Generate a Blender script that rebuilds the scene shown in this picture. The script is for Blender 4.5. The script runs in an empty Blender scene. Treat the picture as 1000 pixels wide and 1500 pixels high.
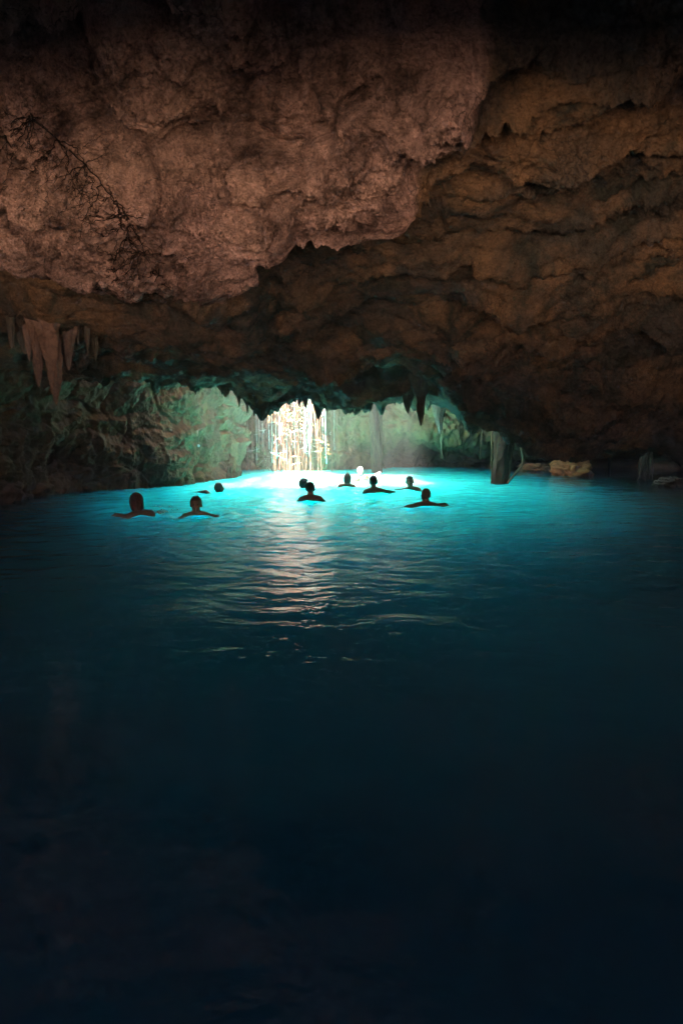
import bpy, bmesh, math, random
import numpy as np
from mathutils import Vector, Matrix

random.seed(7)
rng = np.random.default_rng(11)
SC = bpy.context.scene
COL = SC.collection

# ------------------------------------------------------------------ camera
CAM_Z = 1.30
PITCH = math.atan(0.125)
F = 1000.0
cam_d = bpy.data.cameras.new('camera')
cam_d.sensor_fit = 'VERTICAL'
cam_d.sensor_height = 36.0
cam_d.lens = 24.0
cam_d.clip_start = 0.05
cam_d.clip_end = 500.0
cam = bpy.data.objects.new('camera', cam_d)
cam.location = (0, 0, CAM_Z)
cam.rotation_euler = (math.pi / 2 - PITCH, 0, 0)
COL.objects.link(cam)
SC.camera = cam

# ------------------------------------------------------------------ light
SUN_ELEV = math.radians(66)
SUN_AZ = math.radians(15)            # horizontal travel of the light, from +y towards +x
world = bpy.data.worlds.new('World')
SC.world = world
world.use_nodes = True
wn = world.node_tree
wn.nodes.clear()
sky = wn.nodes.new('ShaderNodeTexSky')
sky.sky_type = 'NISHITA'
sky.sun_disc = False
sky.sun_elevation = SUN_ELEV
sky.sun_rotation = math.pi + SUN_AZ
bg = wn.nodes.new('ShaderNodeBackground')
bg.inputs['Strength'].default_value = 0.08
wo = wn.nodes.new('ShaderNodeOutputWorld')
wn.links.new(sky.outputs[0], bg.inputs[0])
wn.links.new(bg.outputs[0], wo.inputs[0])
sun_d = bpy.data.lights.new('sun', 'SUN')
sun_d.energy = 5.0
sun_d.angle = math.radians(0.5)
sun_d.color = (1.0, 0.93, 0.82)
sun = bpy.data.objects.new('sun', sun_d)
sun_dir = Vector((math.sin(SUN_AZ) * math.cos(SUN_ELEV), math.cos(SUN_AZ) * math.cos(SUN_ELEV), -math.sin(SUN_ELEV)))
sun.rotation_euler = sun_dir.to_track_quat('-Z', 'Y').to_euler()
sun.location = (0, 0, 30)
COL.objects.link(sun)

SC.view_settings.view_transform = 'Standard'
SC.view_settings.look = 'None'
SC.view_settings.exposure = 5.3
SC.view_settings.gamma = 1.0
SC.render.engine = 'CYCLES'
cy = SC.cycles
cy.use_denoising = True
cy.max_bounces = 8
cy.diffuse_bounces = 5
cy.glossy_bounces = 4
cy.caustics_reflective = False
cy.caustics_refractive = False
cy.sample_clamp_indirect = 1.2
cy.use_adaptive_sampling = True
cy.adaptive_threshold = 0.01
cy.use_guiding = True
cy.guiding_training_samples = 64
cy.use_surface_guiding = True
cy.use_volume_guiding = False


# ------------------------------------------------------------------ helpers
def ray(px, py):
    xc, yc = (px - 500) / F, (750 - py) / F
    c, s = math.cos(PITCH), math.sin(PITCH)
    return np.array([xc, c + yc * s, -s + yc * c])

def P(px, py, Y):
    """point at distance Y ahead of the camera"""
    d = ray(px, py)
    return np.array([0, 0, CAM_Z]) + d * (Y / d[1])

def W(px, py, z=0.0):
    """point on the water level"""
    d = ray(px, py)
    return np.array([0, 0, CAM_Z]) + d * ((z - CAM_Z) / d[2])

_T = np.random.default_rng(3).random((64, 64, 64)).astype(np.float32) * 2 - 1
_J = np.random.default_rng(5).random((32, 32, 32, 3)).astype(np.float32)
_ROT = [np.linalg.qr(np.random.default_rng(100 + i).normal(size=(3, 3)))[0].astype(np.float32) for i in range(12)]

def vnoise(p):
    i = np.floor(p).astype(np.int32)
    f = (p - i).astype(np.float32)
    f = f * f * f * (f * (f * 6 - 15) + 10)
    i0 = i & 63
    i1 = (i + 1) & 63
    x0, y0, z0 = i0[:, 0], i0[:, 1], i0[:, 2]
    x1, y1, z1 = i1[:, 0], i1[:, 1], i1[:, 2]
    fx, fy, fz = f[:, 0], f[:, 1], f[:, 2]
    a = _T[x0, y0, z0] * (1 - fx) + _T[x1, y0, z0] * fx
    b = _T[x0, y1, z0] * (1 - fx) + _T[x1, y1, z0] * fx
    c = _T[x0, y0, z1] * (1 - fx) + _T[x1, y0, z1] * fx
    d = _T[x0, y1, z1] * (1 - fx) + _T[x1, y1, z1] * fx
    return (a * (1 - fy) + b * fy) * (1 - fz) + (c * (1 - fy) + d * fy) * fz

def fbm(p, freq, octs, gain=0.5, ridged=False, seed=0):
    p = np.asarray(p, np.float32)
    tot = np.zeros(len(p), np.float32)
    a = 1.0
    for o in range(octs):
        q = (p @ _ROT[(o + seed) % 12]) * (freq * 2.03 ** o) + 17.3 * (o + 1) + 5.1 * seed
        n = vnoise(q)
        if ridged:
            n = 1 - 2 * np.abs(n)
        tot += a * n
        a *= gain
    return tot

def worley(p, freq, seed=0):
    """distances to the nearest and second nearest feature point"""
    q = np.asarray(p, np.float32) * freq + 3.7 * seed
    i = np.floor(q).astype(np.int32)
    f = q - i
    d1 = np.full(len(q), 9.0, np.float32)
    d2 = np.full(len(q), 9.0, np.float32)
    for a in (-1, 0, 1):
        for b in (-1, 0, 1):
            for c in (-1, 0, 1):
                o = np.array([a, b, c])
                k = (i + o) & 31
                j = _J[k[:, 0], k[:, 1], k[:, 2]]
                d = (((o + j) - f) ** 2).sum(1)
                m = d < d1
                d2 = np.where(m, d1, np.minimum(d2, d))
                d1 = np.where(m, d, d1)
    return np.sqrt(d1), np.sqrt(d2)

def cat(ctrl, t):
    """Catmull-Rom along axis 0; t in units of the control index"""
    n = ctrl.shape[0]
    i = np.clip(np.floor(t).astype(int), 0, n - 2)
    f = (t - i).reshape((-1,) + (1,) * (ctrl.ndim - 1))
    p1, p2 = ctrl[i], ctrl[i + 1]
    p0 = np.where((i > 0).reshape(f.shape), ctrl[np.maximum(i - 1, 0)], 2 * p1 - p2)
    p3 = np.where((i < n - 2).reshape(f.shape), ctrl[np.minimum(i + 2, n - 1)], 2 * p2 - p1)
    m1, m2 = (p2 - p0) * .42, (p3 - p1) * .42
    f2, f3 = f * f, f * f * f
    return (2 * f3 - 3 * f2 + 1) * p1 + (f3 - 2 * f2 + f) * m1 + (-2 * f3 + 3 * f2) * p2 + (f3 - f2) * m2

def tvals(counts):
    out = []
    for i, c in enumerate(counts):
        out += list(i + np.arange(c) / c)
    out.append(len(counts))
    return np.array(out, float)

def grid_normals(g):
    du = np.gradient(g, axis=1)
    dv = np.gradient(g, axis=0)
    n = np.cross(du, dv)
    n /= np.linalg.norm(n, axis=2, keepdims=True) + 1e-9
    return n

def mesh_from(name, verts, faces, smooth=True):
    me = bpy.data.meshes.new(name)
    verts = np.asarray(verts, np.float32)
    if isinstance(faces, np.ndarray):
        nf = len(faces)
        k = faces.shape[1]
        me.vertices.add(len(verts))
        me.vertices.foreach_set('co', verts.ravel())
        me.loops.add(nf * k)
        me.loops.foreach_set('vertex_index', faces.ravel().astype(np.int32))
        me.polygons.add(nf)
        me.polygons.foreach_set('loop_start', (np.arange(nf) * k).astype(np.int32))
        me.polygons.foreach_set('loop_total', np.full(nf, k, np.int32))
        me.update(calc_edges=True)
    else:
        me.from_pydata([tuple(v) for v in verts], [], faces)
        me.update()
    if smooth:
        me.polygons.foreach_set('use_smooth', np.ones(len(me.polygons), bool))
    return me

def grid_faces(nv, nu):
    a = (np.arange(nv - 1)[:, None] * nu + np.arange(nu - 1)[None, :]).ravel()
    return np.stack([a, a + 1, a + nu + 1, a + nu], 1)

def link(name, me, mat=None, parent=None, loc=None):
    o = bpy.data.objects.new(name, me)
    COL.objects.link(o)
    if mat is not None:
        if me.materials:
            me.materials[0] = mat
        else:
            me.materials.append(mat)
    if parent is not None:
        o.parent = parent
    if loc is not None:
        o.location = loc
    return o

def tag(o, label, cat_, group=None):
    o['label'] = label
    o['category'] = cat_
    if group:
        o['group'] = group
    return o

def structure(o):
    o['kind'] = 'structure'
    return o

def empty(name, loc, label, cat_, group=None):
    o = bpy.data.objects.new(name, None)
    o.empty_display_size = 0.1
    COL.objects.link(o)
    o.location = loc
    return tag(o, label, cat_, group)

def tube_arrays(pts, radii, seg=6):
    pts = np.asarray(pts, float)
    n = len(pts)
    radii = np.broadcast_to(np.asarray(radii, float), (n,))
    tan = np.gradient(pts, axis=0)
    tan /= np.linalg.norm(tan, axis=1, keepdims=True) + 1e-9
    ref = np.array([1.0, 0.13, 0.07]) if abs(tan[:, 0]).mean() < .8 else np.array([.05, .1, 1.0])
    b = np.cross(tan, ref)
    b /= np.linalg.norm(b, axis=1, keepdims=True) + 1e-9
    c = np.cross(tan, b)
    a = np.arange(seg) / seg * 2 * math.pi
    ring = b[:, None, :] * np.cos(a)[None, :, None] + c[:, None, :] * np.sin(a)[None, :, None]
    v = pts[:, None, :] + ring * radii[:, None, None]
    faces = []
    for i in range(n - 1):
        for k in range(seg):
            k2 = (k + 1) % seg
            faces.append((i * seg + k, i * seg + k2, (i + 1) * seg + k2, (i + 1) * seg + k))
    faces.append(tuple(range(seg))[::-1])
    faces.append(tuple((n - 1) * seg + k for k in range(seg)))
    return v.reshape(-1, 3), faces

class Bag:
    def __init__(self):
        self.v, self.f, self.n = [], [], 0
    def add(self, v, f):
        self.v.append(np.asarray(v, float))
        self.f += [tuple(i + self.n for i in q) for q in f]
        self.n += len(v)
    def tube(self, pts, r, seg=6):
        self.add(*tube_arrays(pts, r, seg))
    def mesh(self, name, smooth=True):
        return mesh_from(name, np.concatenate(self.v), self.f, smooth)

def wiggle(p0, p1, n, amp, freq=2.0, seed=0):
    p0, p1 = np.asarray(p0, float), np.asarray(p1, float)
    t = np.linspace(0, 1, n)[:, None]
    p = p0 + (p1 - p0) * t
    L = np.linalg.norm(p1 - p0)
    q = np.concatenate([t * L * freq, np.full_like(t, seed * 7.31), np.full_like(t, seed * 3.17)], 1)
    off = np.stack([fbm(q, 1.0, 3, seed=1), fbm(q + 31, 1.0, 3, seed=2), fbm(q + 63, 1.0, 3, seed=3) * .3], 1)
    env = np.minimum(1, 4 * t)
    return p + off * amp * env


# ------------------------------------------------------------------ materials
class N:
    """small node-graph helper"""
    def __init__(self, name):
        self.m = bpy.data.materials.new(name)
        self.m.use_nodes = True
        self.t = self.m.node_tree
        self.bsdf = self.t.nodes['Principled BSDF']
        geo = self.t.nodes.new('ShaderNodeNewGeometry')
        self.pos = geo.outputs['Position']
        self.geo = geo
    def link(self, a, b):
        self.t.links.new(a, b)
    def noise(self, scale, detail=6, rough=0.6, vec=None, dist=0.0):
        n = self.t.nodes.new('ShaderNodeTexNoise')
        n.inputs['Scale'].default_value = scale
        n.inputs['Detail'].default_value = detail
        n.inputs['Roughness'].default_value = rough
        n.inputs['Distortion'].default_value = dist
        self.link(vec or self.pos, n.inputs['Vector'])
        return n.outputs['Fac']
    def voronoi(self, scale, feature='F1', vec=None):
        n = self.t.nodes.new('ShaderNodeTexVoronoi')
        n.feature = feature
        n.inputs['Scale'].default_value = scale
        self.link(vec or self.pos, n.inputs['Vector'])
        return n.outputs['Distance']
    def scaled(self, s):
        n = self.t.nodes.new('ShaderNodeMapping')
        n.inputs['Scale'].default_value = s
        self.link(self.pos, n.inputs['Vector'])
        return n.outputs[0]
    def ramp(self, fac, stops):
        n = self.t.nodes.new('ShaderNodeValToRGB')
        e = n.color_ramp.elements
        while len(e) < len(stops):
            e.new(0.5)
        for k, (p, c) in zip(e, stops):
            k.position = p
            k.color = (c[0], c[1], c[2], 1) if not isinstance(c, (int, float)) else (c, c, c, 1)
        self.link(fac, n.inputs[0])
        return n.outputs[0]
    def mix(self, fac, a, b, mode='MIX'):
        n = self.t.nodes.new('ShaderNodeMix')
        n.data_type = 'RGBA'
        n.blend_type = mode
        for sock, v in ((n.inputs[0], fac), (n.inputs[6], a), (n.inputs[7], b)):
            if isinstance(v, (int, float)):
                sock.default_value = v
            elif isinstance(v, tuple):
                sock.default_value = (v[0], v[1], v[2], 1)
            else:
                self.link(v, sock)
        return n.outputs[2]
    def math(self, op, a, b=0.0):
        n = self.t.nodes.new('ShaderNodeMath')
        n.operation = op
        for sock, v in ((n.inputs[0], a), (n.inputs[1], b)):
            if isinstance(v, (int, float)):
                sock.default_value = v
            else:
                self.link(v, sock)
        return n.outputs[0]
    def bump(self, height, strength, dist, prev=None):
        n = self.t.nodes.new('ShaderNodeBump')
        n.inputs['Strength'].default_value = strength
        n.inputs['Distance'].default_value = dist
        self.link(height, n.inputs['Height'])
        if prev:
            self.link(prev, n.inputs['Normal'])
        return n.outputs[0]
    def done(self, color=None, normal=None, rough=0.9, spec=0.2):
        b = self.bsdf
        if color is not None:
            if isinstance(color, tuple):
                b.inputs['Base Color'].default_value = (*color, 1)
            else:
                self.link(color, b.inputs['Base Color'])
        if normal is not None:
            self.link(normal, b.inputs['Normal'])
        if isinstance(rough, (int, float)):
            b.inputs['Roughness'].default_value = rough
        else:
            self.link(rough, b.inputs['Roughness'])
        b.inputs['Specular IOR Level'].default_value = spec
        return self.m

def rock_mat(name, base, alt, dark, stain, stain_amt=0.5, fine=28.0, bump=0.5, strata=0.0, streak=0):
    n = N(name)
    big = n.noise(0.55, 5, 0.6, dist=0.6)
    c = n.mix(n.ramp(big, [(0.35, 0.0), (0.65, 1.0)]), base, alt)
    sp = n.noise(3.2, 8, 0.7)
    c = n.mix(n.ramp(sp, [(0.30, 1.0), (0.47, 0.0)]), c, dark)
    st = n.noise(1.1, 7, 0.65, dist=1.2)
    c = n.mix(n.math('MULTIPLY', n.ramp(st, [(0.50, 0.0), (0.66, 1.0)]), stain_amt), c, stain)
    if streak:
        sv = n.noise(2.4, 6, .65, vec=n.scaled((1.6, 1.6, .16)), dist=.4)
        c = n.mix(n.ramp(sv, [(0.42, 0.65), (0.6, 0.0)]), c, dark)
    vr = n.noise(fine * 0.5, 4, 0.7)
    c = n.mix(0.75, c, n.ramp(vr, [(0.25, 0.35), (0.6, 1.0)]), 'MULTIPLY')
    h1 = n.noise(fine * .22, 9, 0.72)
    h2 = n.voronoi(fine, 'F1')
    nb = n.bump(h1, bump, 0.10)
    nb = n.bump(h2, bump * .5, 0.018, nb)
    if strata:
        v = n.scaled((0.7, 0.7, 9.0))
        nb = n.bump(n.noise(1.6, 5, 0.6, vec=v, dist=0.8), strata, 0.05, nb)
    return n.done(c, nb, 0.92, 0.12)

M = {}
M['near'] = rock_mat('rough_limestone', (.43, .255, .185), (.46, .275, .165), (.16, .10, .08), (.20, .13, .10), .55, 30, .75)
M['left'] = rock_mat('algae_limestone', (.225, .105, .050), (.185, .105, .050), (.08, .048, .028), (.19, .085, .034), .6, 26, .6, .0, 1)
M['back'] = rock_mat('yellow_limestone', (.26, .155, .065), (.21, .145, .065), (.10, .065, .035), (.26, .12, .04), .6, 20, .35, .0, 1)
M['right'] = rock_mat('dark_limestone', (.16, .11, .08), (.12, .10, .08), (.05, .04, .03), (.14, .09, .06), .5, 20, .6)
M['boulder'] = rock_mat('orange_boulder', (.50, .20, .07), (.44, .20, .08), (.12, .06, .03), (.34, .20, .08), .5, 24, .8)
M['bank'] = rock_mat('pink_bank', (.78, .56, .42), (.80, .60, .46), (.52, .37, .27), (.7, .5, .38), .4, 14, .6)
M['drip'] = rock_mat('dripstone', (.34, .20, .15), (.30, .22, .18), (.14, .10, .08), (.40, .24, .14), .5, 26, .5)
M['dripdark'] = rock_mat('dark_dripstone', (.17, .14, .11), (.14, .13, .10), (.07, .06, .05), (.20, .13, .09), .5, 26, .5)

def ceiling_mat():
    """one rock, from bare pink limestone to iron-stained stone, darkened further to imitate shade"""
    n = N('stained_shaded_limestone')
    at = n.t.nodes.new('ShaderNodeAttribute')
    at.attribute_name = 'shade_stain'
    w = at.outputs['Fac']
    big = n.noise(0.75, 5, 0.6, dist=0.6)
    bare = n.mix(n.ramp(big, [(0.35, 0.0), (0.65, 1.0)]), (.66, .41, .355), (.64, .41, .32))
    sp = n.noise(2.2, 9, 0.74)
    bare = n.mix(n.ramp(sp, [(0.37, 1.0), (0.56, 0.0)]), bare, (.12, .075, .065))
    dark_c = n.mix(n.ramp(n.noise(0.9, 6, 0.62, dist=1.0), [(0.42, 0.0), (0.60, 1.0)]), (.13, .105, .085), (.36, .21, .115))
    dark_c = n.mix(n.ramp(n.noise(1.7, 7, 0.65, dist=0.8), [(0.36, 1.0), (0.5, 0.0)]), dark_c, (.075, .075, .06))
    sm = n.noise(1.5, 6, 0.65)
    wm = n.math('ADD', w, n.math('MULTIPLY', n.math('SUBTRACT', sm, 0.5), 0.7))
    c = n.mix(n.ramp(wm, [(0.40, 0.0), (0.6, 1.0)]), bare, dark_c)
    pit = n.noise(16, 5, 0.75)
    c = n.mix(0.8, c, n.ramp(pit, [(0.28, 0.38), (0.55, 1.0)]), 'MULTIPLY')
    warped = n.t.nodes.new('ShaderNodeVectorMath'); warped.operation = 'ADD'
    nn = n.t.nodes.new('ShaderNodeTexNoise'); nn.inputs['Scale'].default_value = 4.0; nn.inputs['Detail'].default_value = 4
    n.link(n.pos, nn.inputs['Vector'])
    sc_ = n.t.nodes.new('ShaderNodeVectorMath'); sc_.operation = 'SCALE'; sc_.inputs['Scale'].default_value = .35
    n.link(nn.outputs['Color'], sc_.inputs[0])
    n.link(n.pos, warped.inputs[0]); n.link(sc_.outputs[0], warped.inputs[1])
    crk = n.voronoi(5.5, 'DISTANCE_TO_EDGE', warped.outputs[0])
    crm = n.math('MULTIPLY', n.ramp(crk, [(0.0, 1.0), (0.035, 0.0)]), n.ramp(n.noise(1.8, 4, .6), [(0.45, 0.0), (0.6, 0.8)]))
    c = n.mix(crm, c, (.035, .025, .02))
    fp = n.noise(55, 4, 0.7)
    c = n.mix(0.8, c, n.ramp(fp, [(0.30, 0.3), (0.46, 1.0)]), 'MULTIPLY')
    inv = n.ramp(w, [(0.2, 1.0), (0.75, 0.6)])
    h1 = n.math('MULTIPLY', n.noise(7.5, 10, 0.74), inv)
    h2 = n.math('MULTIPLY', n.voronoi(42, 'F1'), inv)
    h3 = n.noise(2.2, 6, 0.62, vec=n.scaled((1.0, 1.0, 5.0)), dist=1.0)
    nb = n.bump(h1, 1.0, 0.17)
    nb = n.bump(h2, 0.7, 0.02, nb)
    nb = n.bump(h3, 0.35, 0.06, nb)
    return n.done(c, nb, 0.9, 0.15)
M['ceiling'] = ceiling_mat()

def simple(name, a, b, scale=12, rough=0.7, bump=0.3, spec=0.3, dist=0.01, det=5):
    n = N(name)
    f = n.noise(scale, det, 0.65)
    c = n.mix(n.ramp(f, [(0.35, 0.0), (0.65, 1.0)]), a, b)
    nb = n.bump(n.noise(scale * 3, 5, 0.7), bump, dist)
    return n.done(c, nb, rough, spec)

M['bark'] = simple('root_bark', (.13, .066, .034), (.05, .028, .016), 9, .9, .8, .2, .03)
M['vine'] = simple('pale_root', (.25, .155, .08), (.13, .085, .045), 14, .85, .5, .2)
M['sunroot'] = simple('orange_root', (.26, .10, .055), (.15, .065, .04), 10, .85, .5, .2)
M['paleroot'] = simple('dry_pale_root', (.62, .54, .50), (.46, .36, .32), 10, .85, .5, .2)
M['darkroot'] = simple('dark_root', (.012, .009, .008), (.022, .016, .013), 14, 1.0, .5, .0)
M['leaf'] = simple('dry_leaf', (.16, .20, .07), (.30, .24, .13), 20, .7, .3, .3)
M['cloth'] = simple('pale_cloth', (.50, .47, .47), (.46, .20, .20), 12, .8, .3, .2)
M['cord'] = simple('cord', (.05, .05, .045), (.07, .07, .06), 30, .8, .2, .2)
M['bulb'] = simple('white_plastic', (.8, .8, .78), (.74, .74, .72), 30, .4, .1, .5)
M['foam'] = simple('foam', (.75, .82, .82), (.65, .75, .76), 20, .4, .2, .5)

def skin(name, a, b):
    n = N(name)
    c = n.mix(n.noise(18, 4, .6), a, b)
    nb = n.bump(n.noise(60, 3, .6), .15, .004)
    n.bsdf.inputs['Subsurface Weight'].default_value = 0.0
    return n.done(c, nb, 0.42, 0.5)
M['skin_dark'] = skin('dark_wet_skin', (.24, .125, .08), (.29, .155, .10))
M['skin_mid'] = skin('tan_wet_skin', (.30, .16, .09), (.36, .20, .12))
M['skin_red'] = skin('reddish_wet_skin', (.20, .085, .05), (.24, .11, .065))
M['skin_pale'] = skin('pale_wet_skin', (.30, .20, .16), (.34, .23, .185))
M['hair_black'] = simple('black_hair', (.018, .015, .013), (.035, .028, .022), 60, .45, .6, .4)
M['hair_brown'] = simple('brown_hair', (.085, .05, .028), (.13, .075, .035), 60, .45, .6, .4)
M['hair_red'] = simple('red_hair', (.13, .032, .015), (.18, .05, .022), 60, .5, .6, .4)
M['hair_white'] = simple('white_hair', (.46, .45, .44), (.38, .37, .36), 60, .5, .6, .4)
M['eye'] = simple('eye', (.02, .018, .016), (.03, .025, .02), 60, .2, .0, .5)

def water_mat():
    n = N('turquoise_water')
    b = n.bsdf
    # glow painted in: turquoise at the far chamber, darkening towards camera and sides
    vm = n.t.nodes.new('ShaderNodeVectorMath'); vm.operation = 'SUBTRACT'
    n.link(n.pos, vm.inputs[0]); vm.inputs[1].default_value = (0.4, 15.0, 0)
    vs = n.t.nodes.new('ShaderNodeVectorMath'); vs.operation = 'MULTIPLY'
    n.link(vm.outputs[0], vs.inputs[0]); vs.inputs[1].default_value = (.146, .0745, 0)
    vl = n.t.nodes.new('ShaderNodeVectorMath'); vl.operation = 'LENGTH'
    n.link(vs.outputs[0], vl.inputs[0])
    glow_dist = n.math('ADD', vl.outputs['Value'], n.math('MULTIPLY', n.math('SUBTRACT', n.noise(.45, 4, .55), .5), .14))
    colr = n.ramp(glow_dist, [(0.2, (.14, .80, .84)), (0.5, (.03, .72, .77)), (0.68, (.008, .34, .40)), (0.80, (.003, .12, .15)), (0.92, (.0012, .035, .05)), (1.0, (.0006, .010, .020))])
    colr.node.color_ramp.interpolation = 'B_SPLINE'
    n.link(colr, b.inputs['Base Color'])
    b.inputs['Subsurface Weight'].default_value = 1.0
    b.inputs['Subsurface Radius'].default_value = (.15, .9, 1.0)
    b.inputs['Subsurface Scale'].default_value = 26.0
    b.inputs['Subsurface Anisotropy'].default_value = 0.0
    b.inputs['IOR'].default_value = 1.33
    b.inputs['Roughness'].default_value = 0.03
    v1 = n.scaled((0.8, 1.25, 1.0))
    h1 = n.noise(2.1, 4, 0.5, vec=v1, dist=0.7)
    h2 = n.noise(6.5, 3, 0.5, vec=v1, dist=0.5)
    act = n.ramp(glow_dist, [(0.47, 1.0), (0.88, 0.26)])      # stirred up by the swimmers, calm further off
    nb = n.bump(n.math('MULTIPLY', h1, act), 0.5, 0.11)
    nb = n.bump(n.math('MULTIPLY', h2, act), 0.6, 0.026, nb)
    n.link(nb, b.inputs['Normal'])
    return n.m
M['water'] = water_mat()


# ------------------------------------------------------------------ cave ceiling
PX = [-350, -100, 0, 130, 215, 260, 330, 355, 375, 390, 405, 425, 450, 470, 520, 560, 600, 650, 690, 720, 760, 820, 900, 1000, 1100, 1350]
def col(d):
    """piecewise-linear column values from a {px: value} table"""
    k = sorted(d)
    return np.interp(PX, k, [d[i] for i in k])

lipA = col({-350: 365, -100: 384, 0: 390, 130: 427, 260: 441, 330: 449, 360: 450, 376: 425, 392: 385, 405: 372, 450: 362, 520: 350, 560: 335, 600: 318, 650: 268, 690: 240, 760: 250, 900: 225, 1350: 205})
YlipA = col({-350: 6.3, 0: 6.2, 260: 6.1, 370: 5.9, 400: 5.4, 520: 5.1, 600: 5.0, 700: 5.0, 1350: 5.2})
hid = col({-350: 1, 540: 1, 600: .6, 650: .15, 690: 0, 1350: 0})
lip1 = col({-350: 535, 0: 535, 130: 528, 215: 545, 260: 553, 330: 556, 375: 550, 425: 556, 460: 556, 520: 526, 560: 530, 600: 540, 650: 562, 690: 590, 720: 606, 760: 628, 820: 648, 900: 656, 1000: 640, 1350: 630})
rec = col({-350: 0, 355: 0, 405: .4, 450: 1, 600: 1, 640: .3, 680: 0, 1350: 0})
lip2 = col({-350: 556, 0: 558, 130: 556, 215: 559, 260: 561, 330: 568, 355: 584, 375: 604, 390: 610, 405: 600, 425: 590, 450: 586, 470: 598, 520: 597, 560: 592, 600: 590, 650: 598, 690: 622, 720: 627, 760: 646, 820: 661, 900: 667, 1000: 652, 1350: 650})
Y1 = col({-350: 10.3, 130: 11.2, 260: 12, 400: 12, 600: 11.6, 820: 10.8, 1350: 10})
Y2 = col({-350: 11, 130: 12, 260: 13.4, 400: 13.8, 600: 14.0, 700: 13.2, 820: 12.2, 1350: 11.2})

rows = []
def world_row(y, z, spread):
    r = [np.array([(p - 500) / 1000 * spread, y, z]) for p in PX]
    rows.append([np.array([-13, y, z])] + r + [np.array([13, y, z])])
def px_row(py, Y):
    py = np.broadcast_to(py, len(PX)); Y = np.broadcast_to(Y, len(PX))
    r = [P(p, a, b) for p, a, b in zip(PX, py, Y)]
    rows.append([r[0] + np.array([-11, 0, 0.0])] + r + [r[-1] + np.array([11, 0, 0])])

world_row(-5.3, 5.0, 8)
world_row(-5.0, 4.1, 8)
world_row(-2.0, 3.7, 7)
world_row(0.6, 3.0, 6)
world_row(1.45, 2.40, 5)  # lip out of view, added to shadow the top of the near ceiling
for _p in rows[-1]:
    _p[2] = 2.37 - .15 * min(1, max(0, (abs(_p[0] + .15) - .35) / .9))
world_row(2.2, 3.3, 4.4)
px_row(-90, 3.6)
px_row(80, col({-350: 4.5, 200: 4.5, 600: 4.2, 1350: 4.2}))
px_row(lipA * .5, col({-350: 5.1, 300: 5.0, 450: 4.55, 700: 4.5, 1350: 4.6}))
px_row(lipA - 70, col({-350: 5.75, 300: 5.6, 420: 4.95, 700: 4.8, 1350: 4.9}))
px_row(lipA, YlipA)
px_row(lipA - 45 * hid + 6 + 46 * (1 - hid), YlipA + .8 - .2 * (1 - hid))
px_row(lipA + 86 * (1 - hid) + 16, YlipA + 1.7 - .3 * (1 - hid))
px_row(lipA * .5 + lip1 * .5, (YlipA + Y1) / 2 + .1)
px_row(lipA * .2 + lip1 * .8, YlipA * .2 + Y1 * .8)
px_row(lip1, Y1)
px_row(lip1 - 22 * rec + (1 - rec) * .35 * (lip2 - lip1), Y1 + .8)
px_row(lip1 * .3 + lip2 * .7, (Y1 + Y2) / 2 + .5)
px_row(lip2, Y2)
px_row(lip2 - 30, Y2 + .15)
rr = [np.array([p[0], 12.9, 3.1]) for p in rows[-1]]
rows.append(rr)
rows.append([np.array([p[0], 12.2, 4.75]) for p in rows[-1]])

ctrl = np.array(rows)
vc = [6, 10, 10, 14, 14, 16, 50, 62, 70, 55, 50, 14, 44, 56, 44, 30, 22, 40, 36, 20, 14]
uc = [6, 30, 22, 45, 36, 24, 36, 16, 14, 12, 12, 14, 18, 16, 34, 28, 28, 34, 28, 24, 28, 40, 48, 50, 22, 26, 6]
g = cat(ctrl, tvals(vc))
g = np.swapaxes(cat(np.swapaxes(g, 0, 1), tvals(uc)), 0, 1)
nv, nu = g.shape[:2]
vrow = np.repeat(tvals(vc)[:, None], nu, 1).ravel()
nor = grid_normals(g)
if nor[nv // 2, nu // 2, 2] > 0:
    nor = -nor
pts = g.reshape(-1, 3)
nrm = nor.reshape(-1, 3)

def project(p):
    d = p - np.array([0, 0, CAM_Z])
    c, s = math.cos(PITCH), math.sin(PITCH)
    fw = d[:, 1] * c - d[:, 2] * s
    up = d[:, 1] * s + d[:, 2] * c
    return 500 + F * d[:, 0] / fw, 750 - F * up / fw

def smooth(a, b, x):
    t = np.clip((x - a) / (b - a), 0, 1)
    return t * t * (3 - 2 * t)

# stain and painted shade: none on the near bulge, full deeper, right and rear
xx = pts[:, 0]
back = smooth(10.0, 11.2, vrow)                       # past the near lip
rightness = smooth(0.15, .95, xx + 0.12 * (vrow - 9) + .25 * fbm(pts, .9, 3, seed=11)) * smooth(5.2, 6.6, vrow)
shade_stain_w = np.clip(np.maximum(np.maximum(back, rightness * .95), 1 - smooth(3.6, 5.2, vrow)), 0, 1)
near = 1 - back

warp = np.stack([fbm(pts, .8, 3, seed=4), fbm(pts + 40, .8, 3, seed=5), fbm(pts + 80, .8, 3, seed=6)], 1)
pw = pts + warp * .22
big = fbm(pw, .55, 3, .5)
rid = fbm(pw * np.array([1, 1.0, 1.6]), 1.15, 5, .55, True, 2)
fin = fbm(pts, 5.0, 5, .62, False, 3) + .35 * fbm(pts, 17.0, 3, .7, True, 5)
d1, d2 = worley(pw * np.array([1.0, .8, 1.5]), 1.5, 1)
e1, e2 = worley(pw + warp * .1, 4.2, 2)
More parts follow.
